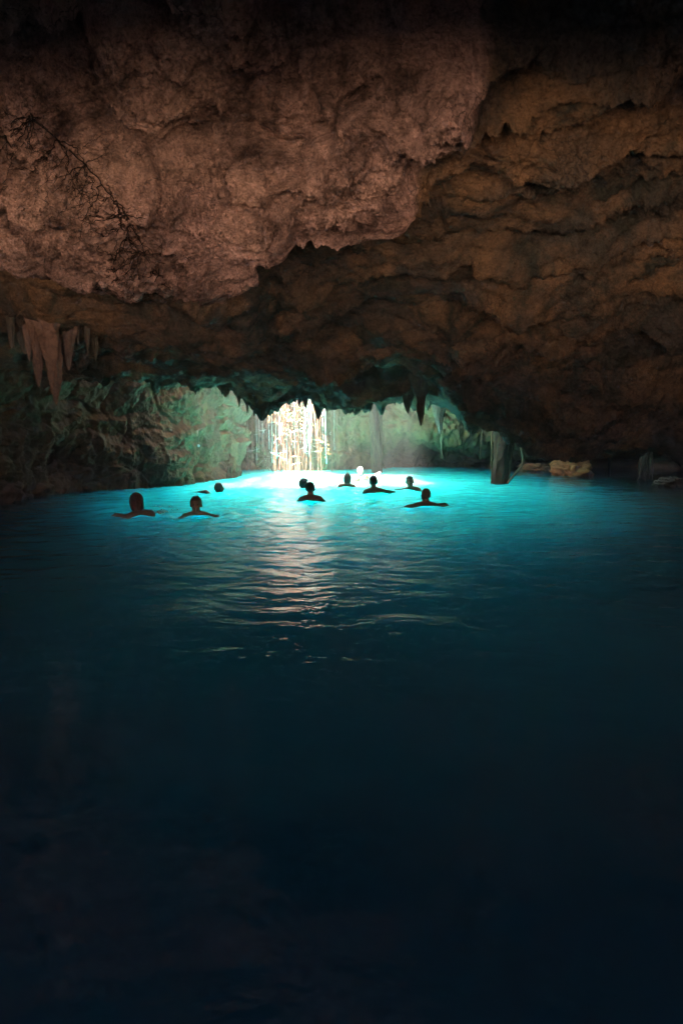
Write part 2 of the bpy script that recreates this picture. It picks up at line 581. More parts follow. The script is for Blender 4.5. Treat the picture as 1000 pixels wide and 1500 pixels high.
# diagonal ledges on the right: strata that dip towards the left
sx = pw @ np.array([.26, .92, .25]) * 1.25 + .55 * fbm(pts, .5, 3, seed=7) + .12 * fbm(pts, 2.2, 3, seed=8)
lamp_ = .55 + .45 * np.clip(fbm(pts, .8, 2, seed=9) * 2, -1, 1)
sy = pw @ np.array([.30, .9, .1]) * 3.6 + .5 * fbm(pts, 1.0, 3, seed=10)
saw2 = sy - np.floor(sy)
led2 = np.where(saw2 < .8, saw2 / .8, (1 - saw2) / .2)
saw = sx - np.floor(sx)
ledge = np.where(saw < .84, saw / .84, (1 - saw) / .16) * lamp_ + .22 * led2
fold = fbm(pw @ np.array([[.9, .0, .5], [0, .6, 0], [-1.6, 0, 1.4]]).T.astype(np.float32), .9, 4, .5, True, 9)
calm_lip = 1 - .55 * smooth(9.2, 9.9, vrow)
rid_n, fin_n = rid * calm_lip, fin * calm_lip
d_near = .13 * np.clip(fold, -.6, 1) + .19 * big + .125 * rid_n + .055 * fin_n + .09 * (d2 - d1) - .09 * smooth(.14, 0, d2 - d1) + .05 * (e2 - e1) - .17
d_back = .13 * big + .05 * rid + .02 * fin - .12 * smooth(0, .8, d1) + .02 + .04 * smooth(0, .7, e2 - e1) + .30 * (ledge - .3)
d_right = .14 * big + .06 * rid + .04 * fin + (.24 + .20 * back) * (ledge - .55) + .06 * (e2 - e1)
wr = rightness * near + smooth(.8, 3, xx) * back * .9
disp = d_near * near * (1 - rightness) + d_back * back * (1 - .9 * smooth(.8, 3, xx)) + d_right * wr
atten = smooth(0, 1.5, vrow) * (1 - .75 * smooth(3.3, 3.9, vrow) * (1 - smooth(4.2, 4.8, vrow))) * (1 - .75 * smooth(17.2 - 2.0 * smooth(1.0, 2.5, xx), 18 - 1.2 * smooth(1.0, 2.5, xx), vrow))
# icicle fringe on the far lip
fr = smooth(17.3, 18.0, vrow) * (1 - smooth(18.1, 18.6, vrow))
fpt = np.stack([pts[:, 0], pts[:, 0] * 0 + 3, pts[:, 0] * 0], 1)
fringe = np.clip(fbm(fpt, 3.5, 4, .75, seed=8) * .15, -.04, .2) * fr
pts2 = pts + nrm * (disp * atten)[:, None]
pts2[:, 2] -= fringe

# extra masses on the upper right: hanging blocks beside a dark hollow
def lump(px, py, Y, r, amp, flat=(1, 1, 1)):
    c = P(px, py, Y)
    d = np.sqrt((((pts - c) / np.array(flat)) ** 2).sum(1)) / r
    wgt = np.clip(1 - d, 0, 1)
    wgt = np.where(d < 1, smooth(0, .55, wgt), 0)
    return wgt * amp
dirn = np.array([0, -.55, -.83])
amt = (lump(690, 120, 4.3, .52, .42) + lump(745, 215, 4.6, .42, .38) + lump(880, 180, 4.7, .6, .18) + lump(560, 210, 4.5, .7, .14)
       + lump(470, 300, 4.9, .8, .16, (1.2, 1, .7)) + lump(250, 330, 5.4, .9, .14, (1.5, 1, .6)) + lump(230, 100, 4.5, .55, .16)
       + lump(640, 480, 9.6, 1.3, .35) + lump(820, 560, 10.0, 1.4, .18) + lump(520, 500, 10.8, .9, .28) + lump(800, 450, 8.0, 1.1, .25) + lump(62, 430, 8.2, .6, .06))
amt -= lump(735, 150, 4.35, .34, .40) + lump(640, 210, 4.5, .26, .15) + lump(60, 200, 4.7, .6, .15)
pts2 += dirn * (amt * (1 + .25 * rid) )[:, None]
me = mesh_from('cave_ceiling', pts2, grid_faces(nv, nu))
att = me.attributes.new('shade_stain', 'FLOAT', 'POINT')
att.data.foreach_set('value', shade_stain_w.astype(np.float32))
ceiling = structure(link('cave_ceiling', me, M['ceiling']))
CEIL = pts2
cpx, cpy = project(pts2)


# ------------------------------------------------------------------ cave walls
def wall(name, plan, heights, offsets, nu_, nv_, mat, amp, seed, extra=None, dense=None):
    """plan: list of (x, y) at water level; heights: z rows; offsets(row, column) -> push along the plan normal"""
    plan = np.array(plan, float)
    tan = np.gradient(plan, axis=0)
    nrm2 = np.stack([tan[:, 1], -tan[:, 0]], 1)
    nrm2 /= np.linalg.norm(nrm2, axis=1, keepdims=True)
    rws = []
    for j, z in enumerate(heights):
        o = np.array([offsets(j, i) for i in range(len(plan))])
        p = plan + nrm2 * o[:, None]
        rws.append(np.concatenate([p, np.full((len(plan), 1), z)], 1))
    tu = np.linspace(0, len(plan) - 1, nu_)
    if dense is not None:
        k = np.linspace(0, len(plan) - 1, 400)
        wgt = 1 + 7 * smooth(dense[0] - .8, dense[0], k) * (1 - smooth(dense[1], dense[1] + .8, k))
        cs = np.concatenate([[0], np.cumsum((wgt[1:] + wgt[:-1]) / 2)])
        tu = np.interp(np.linspace(0, cs[-1], nu_), cs, k)
    g = cat(np.array(rws), np.linspace(0, len(heights) - 1, nv_))
    g = np.swapaxes(cat(np.swapaxes(g, 0, 1), tu), 0, 1)
    n = grid_normals(g).reshape(-1, 3)
    p = g.reshape(-1, 3)
    # normals towards the inside of the cave: plan normal side
    ref = np.swapaxes(cat(nrm2, tu)[None], 0, 0)
    ref = np.repeat(ref, nv_, 0).reshape(-1, 2)
    s = np.sign((n[:, :2] * ref).sum(1) + 1e-6)
    n = n * s[:, None]
    wv = np.stack([fbm(p, .9, 3, seed=seed), fbm(p + 33, .9, 3, seed=seed + 1), fbm(p + 66, .9, 3, seed=seed + 2)], 1)
    q = p + .25 * wv
    big = fbm(q, .6, 3, seed=seed)
    rid = fbm(q, 1.3, 5, .55, True, seed + 1)
    drap = fbm((p + .06 * wv) * np.array([1, 1, .12]), 2.6, 4, .6, True, seed + 2)       # dripstone curtains
    d1, d2 = worley(q * np.array([1, 1, .8]), 1.1, seed)
    sx = q[:, 2] * 1.35 + .8 * fbm(p, .6, 3, seed=seed + 3)
    saw = sx - np.floor(sx)
    led = np.where(saw < .8, saw / .8, (1 - saw) / .2)
    fin = fbm(p, 6, 4, .6, seed=seed + 4)
    med = fbm(q, 1.7, 6, .58, seed=seed + 5)
    rough = fbm(p, 7.0, 4, .65, True, seed + 6)
    crack = smooth(.10, 0, d2 - d1)
    d = amp * (.60 * big + .10 * med + .05 * rid + .16 * drap * smooth(2.2, .6, p[:, 2]) + .22 * led + .16 * (.5 - d1) - .16 * crack + .06 * rough + .05 * fin)
    if extra is not None:
        d = d + extra(p)
    p = p + n * d[:, None]
    me = mesh_from(name, p, grid_faces(nv_, nu_))
    return structure(link(name, me, mat))

wl = [W(*q)[:2] for q in ((-260, 768), (-120, 752), (0, 738), (95, 724), (185, 717), (245, 713), (300, 705), (338, 699), (352, 696))]
planL = [(-8.6, -13.4), (-8.6, -4), (-8.4, 1), (-8.2, 5)] + [tuple(q) for q in wl] + [(-3.0, 18.6), (-3.6, 20.0), (-4.4, 22.5)]
def offL(j, i):
    z = [-.6, 0, .5, 1.0, 1.6, 2.2, 3.0, 4.9][j]
    if 6 <= i <= 12:
        return [-.25, -.1, -.15, -.1, .02, .30, .6, .6][j] * (1 if i < 11 else .3)      # leans out over the water higher up
    return 0.15 * z
wall('wall_left', planL, [-.6, 0, .5, 1.0, 1.6, 2.2, 3.0, 4.9], offL, 620, 230, M['left'], .42, 1, dense=(6, 13))

planB = [(-5.6, 20.0), (-4.2, 20.6), (-3.0, 20.9), (-2.0, 20.9), (-1.0, 20.8), (0, 20.7), (.9, 20.4), (2.0, 20.2), (3.2, 19.9), (4.4, 19.8), (6, 19.6), (8, 18.8), (10, 17.5), (12, 15)]
def offB(j, i):
    prof = [-.2, 0, .02, .0, -.05, -.15, -.3, -.6][j]
    if i >= 6:
        k = min(1, (i - 5) / 2)
        prof = prof * (1 - k) + k * [-2.0, -1.9, -1.6, .1, .35, .3, .1, 0][j]
    if i >= 9:
        prof -= [.8, .8, .8, 1.2, 1.6, 1.5, 1, .8][j] * min(1, (i - 8) / 2)
    return prof
wall('wall_back', planB, [-.6, 0, .55, .95, 1.5, 2.2, 3.2, 4.9], offB, 460, 190, M['back'], .42, 5, dense=(1, 10))
planR = [(11.5, 19.5), (10.2, 17.2), (10.0, 14), (9.6, 10), (9, 5), (8.8, 0), (8.8, -6), (8.8, -13.4)]
wall('wall_right', planR, [-.6, 0, .8, 1.6, 2.6, 4.9], lambda j, i: .1 * j, 160, 90, M['right'], .6, 3)
planK = [(9.4, -12.2), (4, -12.9), (0, -13.1), (-4, -12.9), (-9.4, -12.2)]
wall('wall_rear', planK, [-.3, .5, 1.4, 2.6, 4.9], lambda j, i: 0, 120, 60, M['bank'], .5, 2)

# unseen bank behind the camera, floor and ridge added to bounce sun onto ceiling
bx, by = np.meshgrid(np.linspace(-10, 10, 90), np.linspace(-13.6, -.4, 120))
bp = np.stack([bx.ravel(), by.ravel(), np.zeros(bx.size)], 1)
bp[:, 2] = -.5 + 1.32 * smooth(-.55, -1.3, bp[:, 1]) - .57 * smooth(-1.5, -2.4, bp[:, 1]) + np.clip(-7.5 - bp[:, 1], 0, 6) * .4 + .09 * fbm(bp, .8, 5, seed=3)
structure(link('bounce_shore', mesh_from('bounce_shore', bp, grid_faces(120, 90)), M['bank']))

# jungle floor above the cave, pierced by the skylight and an added rear opening
gx = np.concatenate([np.linspace(-40, -9, 10)[:-1], np.linspace(-9, 9, 91), np.linspace(9, 40, 10)[1:]])
gy = np.concatenate([np.linspace(-40, -14, 8)[:-1], np.linspace(-14, 23, 186), np.linspace(23, 60, 10)[1:]])
X, Y = np.meshgrid(gx, gy)
tp = np.stack([X.ravel(), Y.ravel(), np.zeros(X.size)], 1)
rimn = fbm(tp, 1.1, 4, seed=2) * .35
tp[:, 2] = 4.62 + .10 * fbm(tp, .5, 4, seed=1)
fc = grid_faces(len(gy), len(gx))
cen = tp[fc].mean(1)
cn = rimn[fc].mean(1)
def in_hole(x, y, n):
    a = (x > -3.4 + n) & (x < -.95 + n) & (y > 12.3 + .4 * n) & (y < 20.6 + n)
    b = (x > -1.4 + n) & (x < 1.5 + n) & (y > 12.3 + .4 * n) & (y < 17.0 + n)
    c = (x > -8.6 + n) & (x < 4 + n) & (y > -9.9 + n) & (y < -5.2 + .3 * n)
    return a | b | c
keep = ~in_hole(cen[:, 0], cen[:, 1], cn)
structure(link('ground', mesh_from('ground', tp, fc[keep]), M['bank']))


# ------------------------------------------------------------------ water
SW = [  # px, head top, waterline, name
    (203, 723, 755), (288, 727, 756), (321, 706, 723), (455, 706, 734), (446, 702, 717), (508, 694, 714),
    (528, 684, 699), (536, 695, 705), (547, 697, 722), (601, 697, 718), (622, 714, 742)]
SWP = [W(a, c) for a, b, c in SW]
yy = np.concatenate([np.linspace(-3.2, 1.0, 14)[:-1], 1.0 * (24 / 1.0) ** np.linspace(0, 1, 640)])
uu = np.linspace(-1, 1, 520)
Yg, Ug = np.meshgrid(yy, uu, indexing='ij')
Xg = Ug * (2.0 + np.clip(Yg, 0, None) * .72)
Xg = np.clip(Xg, -14, 14)
wp = np.stack([Xg.ravel(), Yg.ravel(), np.zeros(Xg.size)], 1)
wq = wp * np.array([.75, 1.2, 1])
h = .010 * fbm(wq, .9, 2, seed=1) + .0075 * fbm(wq + .1 * fbm(wq, 1.0, 2, seed=6)[:, None], 2.2, 3, .5, True, 2)
rn = 1.3 * fbm(wp, 1.5, 2, seed=4)
for c in SWP:
    r = np.hypot(wp[:, 0] - c[0], wp[:, 1] - c[1])
    h += .020 * np.sin(r * 16 + rn) * np.exp(-r / .6)
calm = .18 + 1.1 * smooth(3.0, 8, wp[:, 1])
wp[:, 2] = h * calm
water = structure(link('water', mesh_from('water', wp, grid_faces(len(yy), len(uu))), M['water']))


# ------------------------------------------------------------------ stalactites
def stalactite(name, top, length, r, lean=(0, 0), seed=0, flat=1.0, bumps=.38, tip=.06, seg=56, rings=110, flutes=7):
    t = np.linspace(0, 1, rings)
    a = np.arange(seg) / seg * 2 * math.pi
    T, A = np.meshgrid(t, a, indexing='ij')
    prof = (1 - T) ** .62 * (1 - tip) + tip * np.sqrt(np.clip(1 - T, 0, 1))
    prof *= 1 + .75 * smooth(.55, 0, T)
    q = np.stack([np.cos(A).ravel() * 1.3, np.sin(A).ravel() * 1.3, (T * length * 2.2).ravel() + seed * 9], 1)
    nz = fbm(q, 1.0, 4, .55, seed=seed).reshape(T.shape)
    fl = np.cos(A * flutes + 2.5 * fbm(q * np.array([0, 0, .5]), 1, 2, seed=2).reshape(T.shape))
    lump_ = fbm(np.stack([T.ravel() * 0, T.ravel() * 0 + seed * 3.1, T.ravel() * length * 3.5], 1), 1.0, 3, seed=seed + 1).reshape(T.shape)
    fine_ = fbm(q, 4.5, 4, .65, True, seed + 2).reshape(T.shape)
    rr = r * prof * (1 + bumps * nz + .11 * fine_ + .20 * fl * (1 - .6 * T) + .35 * lump_ * smooth(0, .3, T))
    x = np.cos(A) * rr + lean[0] * T * length + .05 * r * np.sin(T * 9 + seed)
    y = np.sin(A) * rr * flat + lean[1] * T * length
    z = -T * length
    v = np.stack([x, y, z], 2).reshape(-1, 3)
    f = []
    for i in range(rings - 1):
        for k in range(seg):
            k2 = (k + 1) % seg
            f.append((i * seg + k, i * seg + k2, (i + 1) * seg + k2, (i + 1) * seg + k))
    f.append(tuple(range((rings - 1) * seg, rings * seg)))
    return mesh_from(name, v, f)

def stal_px(px, py0, py1, Y, wpx, label, mat, group=None, seed=0, lean=(0, 0), flat=.7, **k):
    top = P(px, py0, Y)
    bot = P(px, py1, Y)
    L = top[2] - bot[2]
    o = link('stalactite', stalactite('stalactite', top, L, wpx / 2 / F * Y, lean, seed, flat, **k), mat, None, top)
    return tag(o, label, 'stalactite', group)

stal_px(44, 385, 567, 8.6, 26, 'short lumpy brown stalactite beside a longer one above the green wall', M['drip'], seed=1, lean=(.02, 0), tip=.45)
stal_px(60, 385, 596, 8.5, 40, 'longest pinkish brown stalactite of the cluster above the green wall', M['drip'], seed=2, lean=(.07, 0), tip=.4)
stal_px(95, 400, 543, 8.8, 34, 'short pointed orange brown stalactite in the cluster above the green wall', M['drip'], seed=3, lean=(.0, 0))
stal_px(82, 400, 520, 9.0, 40, 'broad stub of dripstone between the pink and the orange stalactites', M['dripdark'], seed=4, tip=.3)
stal_px(28, 385, 520, 9.0, 44, 'wide fluted drapery of dark dripstone above the green wall', M['dripdark'], seed=5, tip=.4)
stal_px(136, 440, 532, 9.3, 14, 'small dark stalactite standing apart under the smooth ceiling', M['dripdark'], seed=6)
stal_px(383, 572, 617, 13.6, 34, 'blunt dark rock fang with a needle tip beside the sunlit roots', M['dripdark'], seed=7, tip=.12)
stal_px(467, 572, 615, 13.9, 17, 'dark square-ended rock tooth hanging over the sunlit roots', M['dripdark'], seed=8, tip=.75)
stal_px(490, 555, 601, 13.7, 44, 'wide dark ragged rock curtain hanging from the arch lip', M['dripdark'], seed=9, tip=.7)
stal_px(598, 540, 606, 13.3, 22, 'ragged broad dark stalactite, shorter of the pair at the arch', M['dripdark'], seed=10, tip=.16, bumps=.35)
stal_px(617, 548, 624, 13.0, 17, 'long straight dark stalactite, longer of the pair at the arch', M['dripdark'], seed=11, tip=.5)
stal_px(645, 580, 637, 17.0, 15, 'pale tapering stalactite with a root thread reaching the flat rock', M['right'], seed=12, tip=.2)
stal_px(687, 606, 634, 13.2, 12, 'small brown rock nub hanging between the arch and the stout root column', M['dripdark'], seed=13, tip=.3)
stal_px(803, 615, 662, 11.6, 30, 'rounded brown bulge hanging lowest from the ceiling near the bent root', M['dripdark'], seed=14, tip=.5)
for i, (px, y1, wd) in enumerate(((350, 597, 8), (362, 606, 9), (372, 611, 7), (395, 606, 7), (428, 592, 6), (438, 595, 7), (447, 598, 9), (478, 603, 8), (503, 602, 7), (516, 604, 6), (530, 599, 5), (545, 598, 6), (578, 594, 6), (630, 600, 6))):
    stal_px(px, y1 - 26, y1, 13.75, wd, 'small dark icicle of rock in the fringe along the arch lip', M['dripdark'], 'icicles of rock along the arch lip', seed=20 + i, tip=.15, seg=14, rings=20)
for i, (px, y1, wd) in enumerate(((12, 512, 20), (36, 530, 18), (50, 548, 16), (70, 520, 18), (88, 508, 16), (110, 505, 16), (124, 520, 12))):
    stal_px(px, 395, y1, 8.7 + .1 * (i % 3), wd, 'slim brown fold of dripstone in the cluster above the green wall', M['drip' if i % 2 else 'dripdark'], 'folds of dripstone above the green wall', seed=60 + i, tip=.35)
for i, (px, y1, wd) in enumerate(((818, 667, 3), (822, 668, 3), (828, 674, 4), (838, 668, 3), (842, 676, 4), (847, 669, 3))):
    stal_px(px, 652, y1, 14.5, wd, 'thin pale straw stalactite above the orange boulder', M['drip'], 'straw stalactites above the boulder', seed=40 + i, tip=.5, seg=10, rings=14)
for i in range(9):
    stal_px(962 + i * 6 + random.uniform(-2, 2), 640, 657 + random.uniform(-3, 5), 11.2, 5, 'thin dark straw stalactite beside the bundle of hanging roots', M['dripdark'], 'straw stalactites by the root bundle', seed=50 + i, tip=.4, seg=10, rings=14)


# ------------------------------------------------------------------ boulders
def boulder(px, pyb, wpx, hpx, label, seed, depth=.8, mat='boulder', strata=.1):
    c = W(px, pyb)
    s = c[1] / F
    bm = bmesh.new()
    bmesh.ops.create_icosphere(bm, subdivisions=5, radius=1)
    v = np.array([q.co[:] for q in bm.verts])
    q = v + seed * 3.3
    d1, d2 = worley(q, 1.5, seed)
    r = 1 + .34 * fbm(q, 1.2, 4, .6, seed=seed) + .35 * (d2 - d1) - .2 + .15 * fbm(q, 3.2, 5, .65, True, seed + 1)
    v = v * r[:, None]
    sx = v[:, 2] * 3.1 + .6 * fbm(q, .9, 2, seed=3)
    saw = sx - np.floor(sx)
    v[:, :2] *= (1 + strata * (saw - .5))[:, None]
    wdt = wpx * s / 2
    v *= np.array([wdt, wdt * depth, hpx * s / 1.05]) / np.array([1.05, 1.05, 1.0])
    for k, co in zip(bm.verts, v):
        k.co = co
    me = bpy.data.meshes.new('boulder')
    bm.to_mesh(me); bm.free()
    me.polygons.foreach_set('use_smooth', np.ones(len(me.polygons), bool))
    o = link('boulder', me, M[mat], None, (c[0], c[1] + wdt * depth * .6, 0))
    return tag(o, label, 'rock')

boulder(676, 680, 92, 14, 'flat layered orange boulder below the thread of root', 1, .6)
boulder(640, 680, 40, 8, 'low orange slab leaning on the flat layered boulder', 6, .8)
boulder(783, 690, 50, 11, 'low flat orange rock between bent root and lumpy boulder', 2, .6)
boulder(843, 698, 58, 28, 'tall lumpy orange boulder under the straw stalactites', 3, .8)
boulder(333, 701, 26, 30, 'pointed brown rock standing in water against the green wall', 4, .8, 'left')
boulder(985, 712, 40, 12, 'low dark rock beside the bundle of hanging roots', 5, .8, 'right')


# ------------------------------------------------------------------ root columns
M['bark_dark'] = simple('dark_root_bark', (.060, .032, .018), (.025, .014, .009), 9, .9, .8, .2, .03)
M['vine_dark'] = simple('dark_brown_root', (.13, .075, .04), (.07, .04, .022), 14, .85, .5, .2)
def root_column(px, py_base, py_top, wtop, wbase, label, seed, lean_px, vine, bark):
    base = W(px, py_base)
    Yc = base[1]
    top = P(px + lean_px, py_top, Yc)
    s = Yc / F
    root = empty('root_column', base, label, 'root')
    H = top[2] + .9
    dx = (top[0] - base[0]) / top[2]
    n = 90
    t = np.linspace(0, 1, n)
    seg = 48
    a = np.arange(seg) / seg * 2 * math.pi
    T, A = np.meshgrid(t, a, indexing='ij')
    z = -.35 + T * (H + .35)
    r = (wbase + (wtop - wbase) * np.clip(z / top[2], 0, 1.4)) / 2 * s
    q = np.stack([np.cos(A).ravel(), np.sin(A).ravel(), (z * 1.1).ravel() + seed], 1)
    r = r * (1 + .24 * fbm(q, 1.3, 5, .62, seed=seed).reshape(T.shape) + .10 * np.cos(A * 5 + z * 1.5) + .10 * fbm(q * np.array([1, 1, .35]), 4.0, 3, .6, True, seed + 1).reshape(T.shape))
    v = np.stack([np.cos(A) * r + dx * z, np.sin(A) * r, z], 2).reshape(-1, 3)
    f = [(i * seg + k, i * seg + (k + 1) % seg, (i + 1) * seg + (k + 1) % seg, (i + 1) * seg + k) for i in range(n - 1) for k in range(seg)]
    link('trunk', mesh_from('trunk', v, f), M[bark], root)
    for i in range(16):
        ph = random.uniform(0, 6.28)
        tw = random.uniform(-1.1, 1.1)
        z0 = random.uniform(-.1, .9) if i > 5 else -.2
        zz = np.linspace(z0, H, 40)
        rad = (wbase + (wtop - wbase) * np.clip(zz / top[2], 0, 1.4)) / 2 * s
        qq = np.stack([zz * 2, zz * 0 + i * 5.1, zz * 0 + seed], 1)
        ang = ph + tw * zz + .55 * fbm(qq, 1, 3, seed=3)
        rad = rad * (1.14 + .14 * np.abs(fbm(qq + 9, 1, 2, seed=4)))
        p = np.stack([np.cos(ang) * rad + dx * zz, np.sin(ang) * rad, zz], 1)
        b = Bag(); b.tube(p, random.uniform(.010, .026) * np.linspace(.6, 1.2, 40), 6)
        link('root', b.mesh('root'), M[vine], root)
    return root

root_column(552, 692, 590, 15, 13, 'slender dark root column standing in water behind the swimmers', 3, -2, 'vine_dark', 'bark_dark')
root_column(731, 709, 632, 26, 22, 'stout vine-wrapped root column standing in water beside a bent root', 8, 6, 'vine', 'bark')

def hanging(name, label, cat_, pix, Y, r0, r1, mat, group=None, smooth_n=40):
    c = np.array([P(a, b, Y if not isinstance(Y, (list, tuple)) else Y[i]) for i, (a, b) in enumerate(pix)])
    p = cat(c, np.linspace(0, len(c) - 1, smooth_n))
    p = p + .006 * np.stack([fbm(p, 4, 3, seed=1), fbm(p, 4, 3, seed=2), fbm(p, 4, 3, seed=3)], 1)
    o0 = p[-1].copy()
    b = Bag(); b.tube(p - o0, np.linspace(r0, r1, smooth_n), 7)
    o = link(name, b.mesh(name), M[mat], None, o0)
    return tag(o, label, cat_, group)

hanging('bent_root', 'bent pale brown root dipping into water beside the stout root column', 'root', [(762, 640), (763, 656), (766, 670), (765, 680), (755, 693), (742, 708)], 14.6, .035, .02, 'vine')
hanging('root_thread', 'thin root thread running down onto the flat layered boulder', 'root', [(645, 630), (646, 650), (647, 672)], 17.6, .016, .012, 'vine')
hanging('root_thread', 'thin pale root thread hanging before the dark recess', 'root', [(706, 630), (704, 645), (703, 674)], 17.2, .012, .008, 'vine')
hanging('root_thread', 'short thin root hanging under the low ceiling near the low flat rock', 'root', [(798, 650), (798, 660), (799, 668)], 13.2, .02, .014, 'vine')
hanging('root_thread', 'dark root hanging between the lumpy boulder and the root bundle', 'root', [(892, 655), (892, 680), (891, 699)], 13.8, .03, .022, 'darkroot')
hanging('twig', 'thin straw-coloured twig caught above the stalactite cluster', 'twig', [(36, 450), (30, 457), (25, 464)], 8.0, .006, .005, 'vine')

# bundle of roots at the far right
bb = W(944, 705)
rb = empty('root_bundle', bb, 'bundle of dark brown roots hanging to the water from the low ceiling', 'root')
for i in range(26):
    x0, x1 = random.uniform(-.10, .16), random.uniform(-.16, .14)
    p = wiggle((x0 * .8, random.uniform(-.2, .2), 1.0), (x1, random.uniform(-.25, .25), random.uniform(-.05, .25)), 22, .05, 2.5, i)
    b = Bag(); b.tube(p, np.linspace(.022, .009, 22), 6)
    link('root', b.mesh('root'), M['bark' if i % 3 else 'vine'], rb)

# sunlit curtain of roots under the skylight
rc = empty('root_curtain', (-1.5, 20.0, 0), 'curtain of thin orange roots hanging in sunlight below the skylight', 'root')
for i in range(190):
    x0 = random.gauss(.05, .42) if i % 5 else random.uniform(-1.3, 1.3)
    x0 = max(-1.3, min(1.3, x0))
    zb = -.15 if i % 3 else random.uniform(.2, 1.1)
    p = wiggle((x0, random.uniform(-.3, .5), random.uniform(2.6, 4.4)), (x0 + random.gauss(0, .06), random.uniform(-.3, .5), zb), 30, .022, 1.5, i)
    b = Bag(); b.tube(p, random.choice([.006, .008, .010, .013, .018]) * np.linspace(1.2, .7, 30), 5)
    link('root', b.mesh('root'), M['sunroot' if i % 3 else 'paleroot'], rc)
bag = Bag()
for i in range(220):
    c = np.array([np.clip(random.gauss(0, .48), -1.1, 1.2), random.uniform(-.4, .5), random.uniform(.25, 3.2)])
    if c[2] < .8 and random.random() < .6:
        continue
    d = np.array([random.gauss(0, .22), random.gauss(0, .12), random.gauss(-.03, .10)])
    p = np.array([c, c + d * .5 + rng.normal(0, .03, 3), c + d])
    bag.tube(cat(p, np.linspace(0, 2, 6)), random.uniform(.003, .009), 4)
o = link('rootlets', bag.mesh('rootlets'), M['paleroot'], rc); o['kind'] = 'stuff'
lv, lf = [], []
for i in range(900):
    k = random.choice([(-.25, 2.2), (.2, 1.75), (.35, 1.25), (-.15, 1.2), (.0, 1.6), (-.75, .38), (.5, 1.9)])
    c = np.array([k[0] + random.gauss(0, .22), random.uniform(-.5, .4), k[1] + random.gauss(0, .16)])
    a = rng.normal(0, 1, 3); a /= np.linalg.norm(a)
    b_ = np.cross(a, rng.normal(0, 1, 3)); b_ /= np.linalg.norm(b_)
    L, wd = random.uniform(.02, .05), random.uniform(.008, .018)
    n0 = len(lv)
    lv += [c - a * L, c + b_ * wd, c + a * L, c - b_ * wd]
    lf.append((n0, n0 + 1, n0 + 2, n0 + 3))
o = link('leaves', mesh_from('leaves', lv, lf, False), M['leaf'], rc); o['kind'] = 'stuff'

# added leaves, out of view above the skylight, thinning the far sunlight
lv, lf = [], []
for i in range(9000):
    c = np.array([random.uniform(-4.5, 3.2), random.uniform(10.0, 21.0), random.uniform(6.2, 8.6)])
    gx0, gy0 = c[0] + (c[2] - 4.6) * .114, c[1] + (c[2] - 4.6) * .43
    if random.random() < (.74 if gx0 < -.6 and gy0 > 17.0 else .56):
        continue
    a = rng.normal(0, 1, 3); a[2] *= .4; a /= np.linalg.norm(a)
    b_ = np.cross(a, (0, 0, 1) + rng.normal(0, .35, 3)); b_ /= np.linalg.norm(b_)
    L, wd = random.uniform(.10, .2), random.uniform(.04, .09)
    n0 = len(lv)
    lv += [c - a * L, c + b_ * wd, c + a * L, c - b_ * wd]
    lf.append((n0, n0 + 1, n0 + 2, n0 + 3))
o = link('added_canopy', mesh_from('added_canopy', np.array(lv) - np.array(rc.location), lf, False), M['leaf'], rc); o['kind'] = 'stuff'

# roots creeping over the bare near ceiling
in_view = (vrow > 5.5) & (vrow < 10.2)
idx = np.where(in_view & (cpx > -40) & (cpx < 420) & (cpy > 60) & (cpy < 480))[0][::2]
ip = np.stack([cpx[idx], cpy[idx]], 1)
def on_ceiling(px, py):
    d = ((ip - (px, py)) ** 2).sum(1)
    k = idx[int(d.argmin())]
    return CEIL[k]
cr = None
def creeping(path, r0, r1):
    pts_ = []
    path = np.array(path, float)
    p2 = cat(path, np.linspace(0, len(path) - 1, len(path) * 7))
    jit = rng.normal(0, 1.6, p2.shape)
    for q in p2 + jit:
        pts_.append(on_ceiling(*q) + np.array([0, -.018, -.008]))
    pts_ = np.array(pts_)
    k = np.array([.25, .5, .25])
    for _ in range(1):
        pts_[1:-1] = pts_[:-2] * .25 + pts_[1:-1] * .5 + pts_[2:] * .25
    return pts_, np.linspace(r0, r1, len(pts_))
main = [(48, 170), (85, 205), (125, 240), (150, 268), (170, 295), (185, 315), (188, 345), (205, 368), (228, 395), (245, 412)]
p_, r_ = creeping(main, .005, .0025)
cr = empty('creeping_root', p_[0], 'dark branching root creeping over bare pink ceiling rock', 'root')
b = Bag(); b.tube(p_ - p_[0], r_, 6); link('root', b.mesh('root'), M['darkroot'], cr)
def branch(px, py, ang, length, r, depth):
    path = [(px, py)]
    for _ in range(4):
        ang += random.gauss(0, .35)
        px += math.cos(ang) * length / 4; py += math.sin(ang) * length / 4
        path.append((px, py))
    p, rr = creeping(path, r, r * .45)
    b = Bag(); b.tube(p - p_[0], rr, 5)
    link('root', b.mesh('root'), M['darkroot'], cr)
    if depth > 0:
        for _ in range(2):
            q = random.choice(path[1:])
            branch(q[0], q[1], ang + random.choice([-1, 1]) * random.uniform(.5, 1.1), length * .6, r * .6, depth - 1)
for i in range(40):
    q = main[random.randint(0, len(main) - 2)]
    branch(q[0] + random.gauss(0, 3), q[1], random.choice([2.4, 2.0, 1.2, .4, 1.7]) + random.gauss(0, .3), random.uniform(40, 110), .0036, 2)


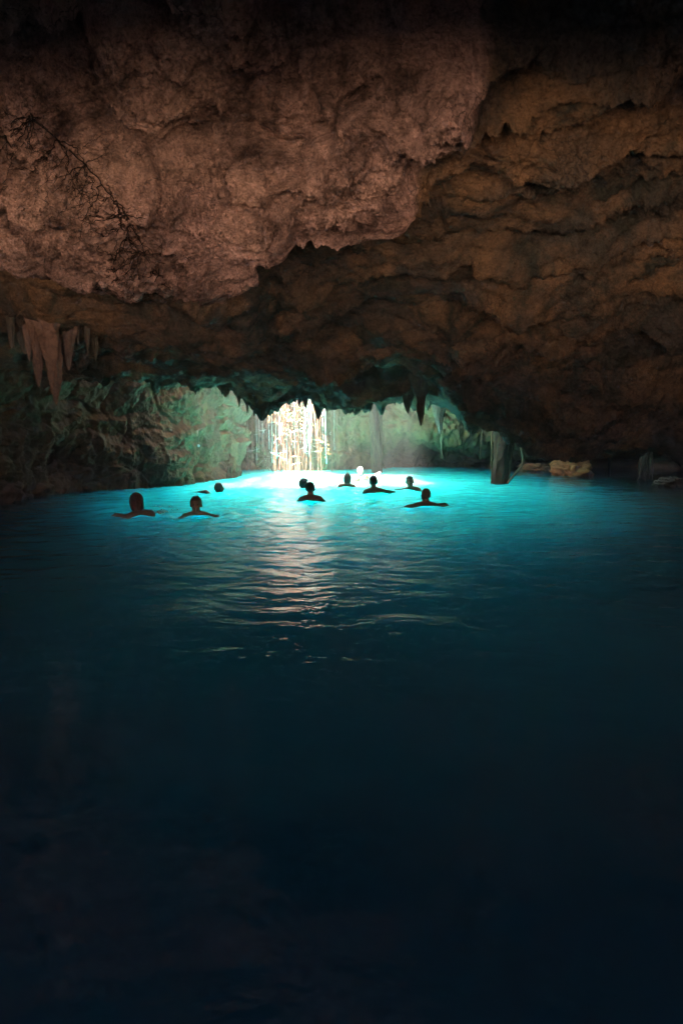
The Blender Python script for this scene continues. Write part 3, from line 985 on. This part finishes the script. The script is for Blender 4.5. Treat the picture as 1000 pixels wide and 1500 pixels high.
# ------------------------------------------------------------------ swimmers
def _sphere(nu_, nv_):
    th = np.linspace(0, math.pi, nv_ + 1)[1:-1]
    ph = np.arange(nu_) / nu_ * 2 * math.pi
    v = [(0, 0, 1)] + [(math.sin(a) * math.cos(b), math.sin(a) * math.sin(b), math.cos(a)) for a in th for b in ph] + [(0, 0, -1)]
    f = [(0, 1 + k, 1 + (k + 1) % nu_) for k in range(nu_)]
    for i in range(len(th) - 1):
        for k in range(nu_):
            k2 = (k + 1) % nu_
            f.append((1 + i * nu_ + k, 1 + (i + 1) * nu_ + k, 1 + (i + 1) * nu_ + k2, 1 + i * nu_ + k2))
    e = len(v) - 1
    b0 = 1 + (len(th) - 1) * nu_
    f += [(b0 + k, e, b0 + (k + 1) % nu_) for k in range(nu_)]
    return np.array(v, float), f
_SPH = {8: _sphere(8, 6), 14: _sphere(14, 10), 24: _sphere(24, 16)}

def capsule(bag, p0, r0, p1, r1, seg=14):
    p0, p1 = np.array(p0, float), np.array(p1, float)
    v, f = _SPH[seg]
    bag.add(p0 + v * r0, f)
    bag.add(p1 + v * r1, f)
    L = np.linalg.norm(p1 - p0)
    if L > 1e-6:
        t = np.array([0.0, 1.0])[:, None]
        bag.tube(p0 + (p1 - p0) * t, np.array([r0, r1]), seg)

def ball(bag, c, s, rot=None):
    v, f = _SPH[24]
    v = v * np.array(s)
    if rot is not None:
        v = v @ np.array(rot.to_3x3()).T
    bag.add(v + np.array(c), f)

def swimmer(k, label, skin_m, hair_m, style, face, head_turn=0, head_h=None, arms=(None, None), scale=1.0, bald=False):
    """local frame: the figure looks towards -y; face = turn about z; arms: list of joint points per side or None (down in the water)"""
    px, top, wl_ = SW[k]
    base = SWP[k]
    Yd = base[1]
    htop = P(px, top, Yd)[2]
    S = scale
    hc = htop - .118 * S                       # head centre height
    ne = empty('person', base, label, 'person')
    ne.rotation_euler = (.10 * math.sin(k * 2.3), .09 * math.cos(k * 1.7), face)
    bm = Bag()
    hr = Matrix.Rotation(head_turn, 4, 'Z')
    def hp(x, y, z):
        v = hr @ Vector((x * S, y * S, 0))
        return (v.x, v.y, hc + z * S)
    # head: skull, face, jaw, nose, ears, neck
    ball(bm, hp(0, .012, .02), (.074 * S, .093 * S, .096 * S), hr)
    ball(bm, hp(0, -.022, -.035), (.060 * S, .066 * S, .080 * S), hr)
    ball(bm, hp(0, -.050, -.088), (.030 * S, .028 * S, .026 * S), hr)
    capsule(bm, hp(0, -.088, .012), .010 * S, hp(0, -.106, -.028), .015 * S)
    for sd in (-1, 1):
        ball(bm, hp(sd * .077, .012, -.012), (.011 * S, .022 * S, .034 * S), hr)
        ball(bm, hp(sd * .032, -.080, -.018), (.018 * S, .014 * S, .014 * S), hr)
    capsule(bm, hp(0, -.086, -.060), .016 * S, hp(0, -.084, -.066), .016 * S)
    nz = hc - .140 * S
    capsule(bm, (0, .015, hc - .06 * S), .052 * S, (0, .03, nz), .062 * S)
    # torso, mostly under water
    for sd in (-1, 1):
        capsule(bm, (0, .035, nz - .01), .066 * S, (sd * .150 * S, .03, nz - .055 * S), .070 * S)
        capsule(bm, (sd * .09 * S, .03, nz - .12 * S), .10 * S, (sd * .065 * S, .03, nz - .48 * S), .085 * S)
    capsule(bm, (0, .03, nz - .10 * S), .10 * S, (0, .03, nz - .5 * S), .10 * S)
    # arms with hands and five fingers
    for sd, arm in zip((-1, 1), arms):
        sh = Vector((sd * .165 * S, .03, nz - .06 * S))
        if arm is None:
            arm = ((sd * .27, -.10, -.22), (sd * .22, -.33, -.20))
        e, w_ = Vector(arm[0]), Vector(arm[1])
        e = e + Vector((0, 0, -.015)); w_ = w_ + Vector((0, 0, -.045))
        capsule(bm, sh, .060 * S, e, .045 * S)
        capsule(bm, e, .043 * S, w_, .029 * S)
        d = (w_ - e).normalized()
        side = d.cross(Vector((0, 0, 1))).normalized()
        up = side.cross(d)
        pc = w_ + d * .05 * S
        capsule(bm, w_ + side * .012, .020 * S, pc + side * .026 * S, .016 * S)
        capsule(bm, w_ - side * .012, .020 * S, pc - side * .026 * S, .016 * S)
        for fi, (o_, ln) in enumerate(((-.030, .062), (-.010, .075), (.010, .070), (.030, .055))):
            a0 = pc + side * o_ * S + d * .02 * S
            a1 = a0 + d * ln * .55 * S - up * .008 * S
            a2 = a1 + d * ln * .45 * S - up * .022 * S
            capsule(bm, a0, .0095 * S, a1, .0088 * S, 8)
            capsule(bm, a1, .0088 * S, a2, .0075 * S, 8)
        th0 = w_ + side * .022 * S + d * .015 * S
        th1 = th0 + side * .036 * S + d * .030 * S
        capsule(bm, th0, .012 * S, th1, .010 * S, 8)
        capsule(bm, th1, .010 * S, th1 + d * .028 * S - up * .008, .0085 * S, 8)
    tmp = bm.mesh('tmp')
    to = bpy.data.objects.new('tmp', tmp)
    COL.objects.link(to)
    rm = to.modifiers.new('r', 'REMESH'); rm.mode = 'VOXEL'; rm.voxel_size = .0095 * S; rm.use_smooth_shade = True
    sm = to.modifiers.new('s', 'SMOOTH'); sm.factor = .5; sm.iterations = 3
    dg = bpy.context.evaluated_depsgraph_get()
    bme = bpy.data.meshes.new_from_object(to.evaluated_get(dg))
    bme.name = 'body'
    bpy.data.objects.remove(to); bpy.data.meshes.remove(tmp)
    bme.materials.clear()
    link('body', bme, M[skin_m], ne)
    for sd in (-1, 1):
        eb = Bag()
        ball(eb, hp(sd * .031, -.083, .008), (.012 * S, .008 * S, .007 * S), hr)
        em = eb.mesh('eye')
        link('eye', em, M['eye'], ne)
    if style != 'bald':
        hb = bmesh.new()
        bmesh.ops.create_icosphere(hb, subdivisions=5, radius=1)
        co = np.array([v.co[:] for v in hb.verts])
        nz_ = fbm(co * np.array([1, 1, .5]), 4, 4, .6, True, k % 5)
        fluff = {'short': 1.05, 'bob': 1.16, 'bun': 1.09, 'curly': 1.22, 'long': 1.12}[style]
        r = fluff + (.07 if style in ('curly', 'bob') else .03) * nz_
        co2 = co * r[:, None] * np.array([.076, .096, .098]) * S
        low = {'short': -.055, 'bob': -.13, 'bun': -.06, 'curly': -.10, 'long': -.16}[style] * S
        # hair comes down at the back and the sides; the face stays free
        hang = (co[:, 2] < 0) & (co[:, 1] > -.35)
        if style in ('bob', 'long'):
            co2[:, 2] = np.where(hang, co2[:, 2] * 1.7, co2[:, 2])
        for v, c in zip(hb.verts, co2):
            v.co = c
        kill = [v for v, c, c2 in zip(hb.verts, co, co2) if (c[1] < -.30 - .25 * min(0, c[2]) and c[2] < .42) or c2[2] < low]
        bmesh.ops.delete(hb, geom=kill, context='VERTS')
        if style == 'bun':
            bmesh.ops.create_uvsphere(hb, u_segments=20, v_segments=12, radius=.04 * S, matrix=Matrix.Translation((0, .092 * S, .06 * S)))
        hm = bpy.data.meshes.new('hair')
        bmesh.ops.transform(hb, matrix=Matrix.Translation((0, 0, hc + .02 * S)) @ hr @ Matrix.Translation((0, .012 * S, 0)), verts=hb.verts)
        hb.to_mesh(hm); hb.free()
        hm.polygons.foreach_set('use_smooth', np.ones(len(hm.polygons), bool))
        link('hair', hm, M[hair_m], ne)
    return ne

R = math.radians
# 'face' 0 looks at the camera, 180 degrees looks away
swimmer(0, 'swimmer stretching one arm along the surface below the cluster of stalactites', 'skin_red', 'hair_red', 'bob', R(215), R(-25), arms=(((-.10, .16, -.22), (-.1, .3, -.3)), ((.30, -.05, .055), (.52, -.02, .0))), scale=1.08)
swimmer(1, 'bare-shouldered swimmer facing the dark cave next to the one stretching an arm', 'skin_mid', 'hair_brown', 'bun', R(8), 0, arms=(((-.26, -.12, -.03), (-.24, -.34, -.06)), ((.30, -.08, .0), (.30, -.32, -.05))))
swimmer(2, 'swimmer low in the water with arms out, close to the green wall', 'skin_dark', 'hair_black', 'bald', R(150), R(-20), arms=(((-.32, .10, .02), (-.50, .22, .015)), ((.30, .05, .02), (.46, .15, .015))))
swimmer(3, 'swimmer facing the sunlit roots, bare shoulders out of water, hiding another head', 'skin_dark', 'hair_black', 'short', R(178), 0, arms=(((-.26, -.05, -.06), (-.25, -.3, -.15)), ((.26, -.05, -.06), (.25, -.3, -.15))), scale=1.0)
swimmer(4, 'swimmer with only the head showing, half hidden behind a bare-shouldered swimmer', 'skin_dark', 'hair_black', 'curly', R(120), 0, scale=.9)
swimmer(5, 'narrow-shouldered swimmer upright in the water, looking at the far wall', 'skin_mid', 'hair_brown', 'bob', R(175), 0, scale=.86)
swimmer(6, 'brightly lit swimmer in front of the slender root column, facing the dark cave', 'skin_pale', 'hair_white', 'short', R(12), 0, arms=(((-.30, -.05, .03), (-.42, -.15, .01)), ((.30, -.05, .03), (.44, -.12, .02))), scale=.95)
swimmer(7, 'swimmer sunk to the chin just in front of the brightly lit swimmer', 'skin_mid', 'hair_brown', 'short', R(165), 0, arms=(None, ((.20, -.06, .09), (.32, -.02, .02))), scale=.88)
swimmer(8, 'swimmer with back to the dark cave and one arm out, amid the group', 'skin_dark', 'hair_black', 'short', R(186), 0, arms=(((-.34, .0, .01), (-.52, -.12, -.02)), None))
swimmer(9, 'swimmer facing the dark cave with one arm out, between the two root columns', 'skin_mid', 'hair_black', 'short', R(-20), R(10), arms=(((-.32, .0, .03), (-.55, -.06, .0)), None))
swimmer(10, 'swimmer with broad bare back and arms out, apart from the group', 'skin_dark', 'hair_black', 'bald', R(192), R(8), arms=(((-.34, .0, .04), (-.46, .12, -.01)), ((.28, -.02, .0), (.36, -.2, -.06))))

# droplets thrown up beside the stretching arm
sb = W(234, 752)
bag = Bag()
for i in range(90):
    a, r = random.uniform(0, 6.28), abs(random.gauss(0, .14))
    c = (r * math.cos(a), .6 * r * math.sin(a), abs(random.gauss(0, .035)))
    v, f = _SPH[8]
    bag.add(v * random.uniform(.004, .013) * np.array([1.2, 1, .8]) + np.array(c), f)
tag(link('splash', bag.mesh('splash'), M['foam'], None, sb), 'small splash of droplets beside the swimmer stretching one arm', 'splash')

# pale crumpled cloth among the group
cb = W(550, 698)
gx_, gy_ = np.meshgrid(np.linspace(-.12, .12, 26), np.linspace(-.09, .09, 22))
cp = np.stack([gx_.ravel(), gy_.ravel(), gx_.ravel() * 0], 1)
cp[:, 2] = .05 + .05 * fbm(cp, 14, 3, seed=2) + .3 * np.clip(cp[:, 0], 0, 1)
cm = mesh_from('cloth', cp, grid_faces(22, 26))
o = link('cloth', cm, M['cloth'], None, cb)
sd_ = o.modifiers.new('s', 'SOLIDIFY'); sd_.thickness = .006
tag(o, 'small crumpled white and pink cloth afloat by the slender root column', 'cloth')

# unlit bulb on a cord before the green wall
bl = P(291, 634, 14.2)
lb = empty('bulb', P(291, 653, 14.2), 'small white bulb on a dark cord hanging before the green wall', 'bulb')
b = Bag(); b.tube(np.array([(-.01, 0, .02), (-.012, 0, .15), (-.02, .05, .32), (-.02, .55, .36)]), .006, 6); link('cord', b.mesh('cord'), M['cord'], lb)
bm = bmesh.new(); bmesh.ops.create_uvsphere(bm, u_segments=14, v_segments=10, radius=.028); bm_me = bpy.data.meshes.new('globe'); bm.to_mesh(bm_me); bm.free()
link('globe', bm_me, M['bulb'], lb)

# ------------------------------------------------------------------ humid air
hv = np.array([[x, y, z] for x in (-46, 46) for y in (-46, 66) for z in (-3, 10.0)], float)
hm = mesh_from('haze', hv, [(0, 1, 3, 2), (4, 6, 7, 5), (0, 4, 5, 1), (2, 3, 7, 6), (0, 2, 6, 4), (1, 5, 7, 3)], False)
hmat = bpy.data.materials.new('haze')
hmat.use_nodes = True
hmat.node_tree.nodes.clear()
hp_ = hmat.node_tree.nodes.new('ShaderNodeVolumePrincipled')
hp_.inputs['Color'].default_value = (.92, .95, .95, 1)
hp_.inputs['Density'].default_value = .013
hp_.inputs['Anisotropy'].default_value = .3
ho_ = hmat.node_tree.nodes.new('ShaderNodeOutputMaterial')
hmat.node_tree.links.new(hp_.outputs[0], ho_.inputs['Volume'])
hz = link('haze', hm, hmat)
hz['kind'] = 'stuff'
tag(hz, 'thin humid haze filling the air of the cave', 'haze')
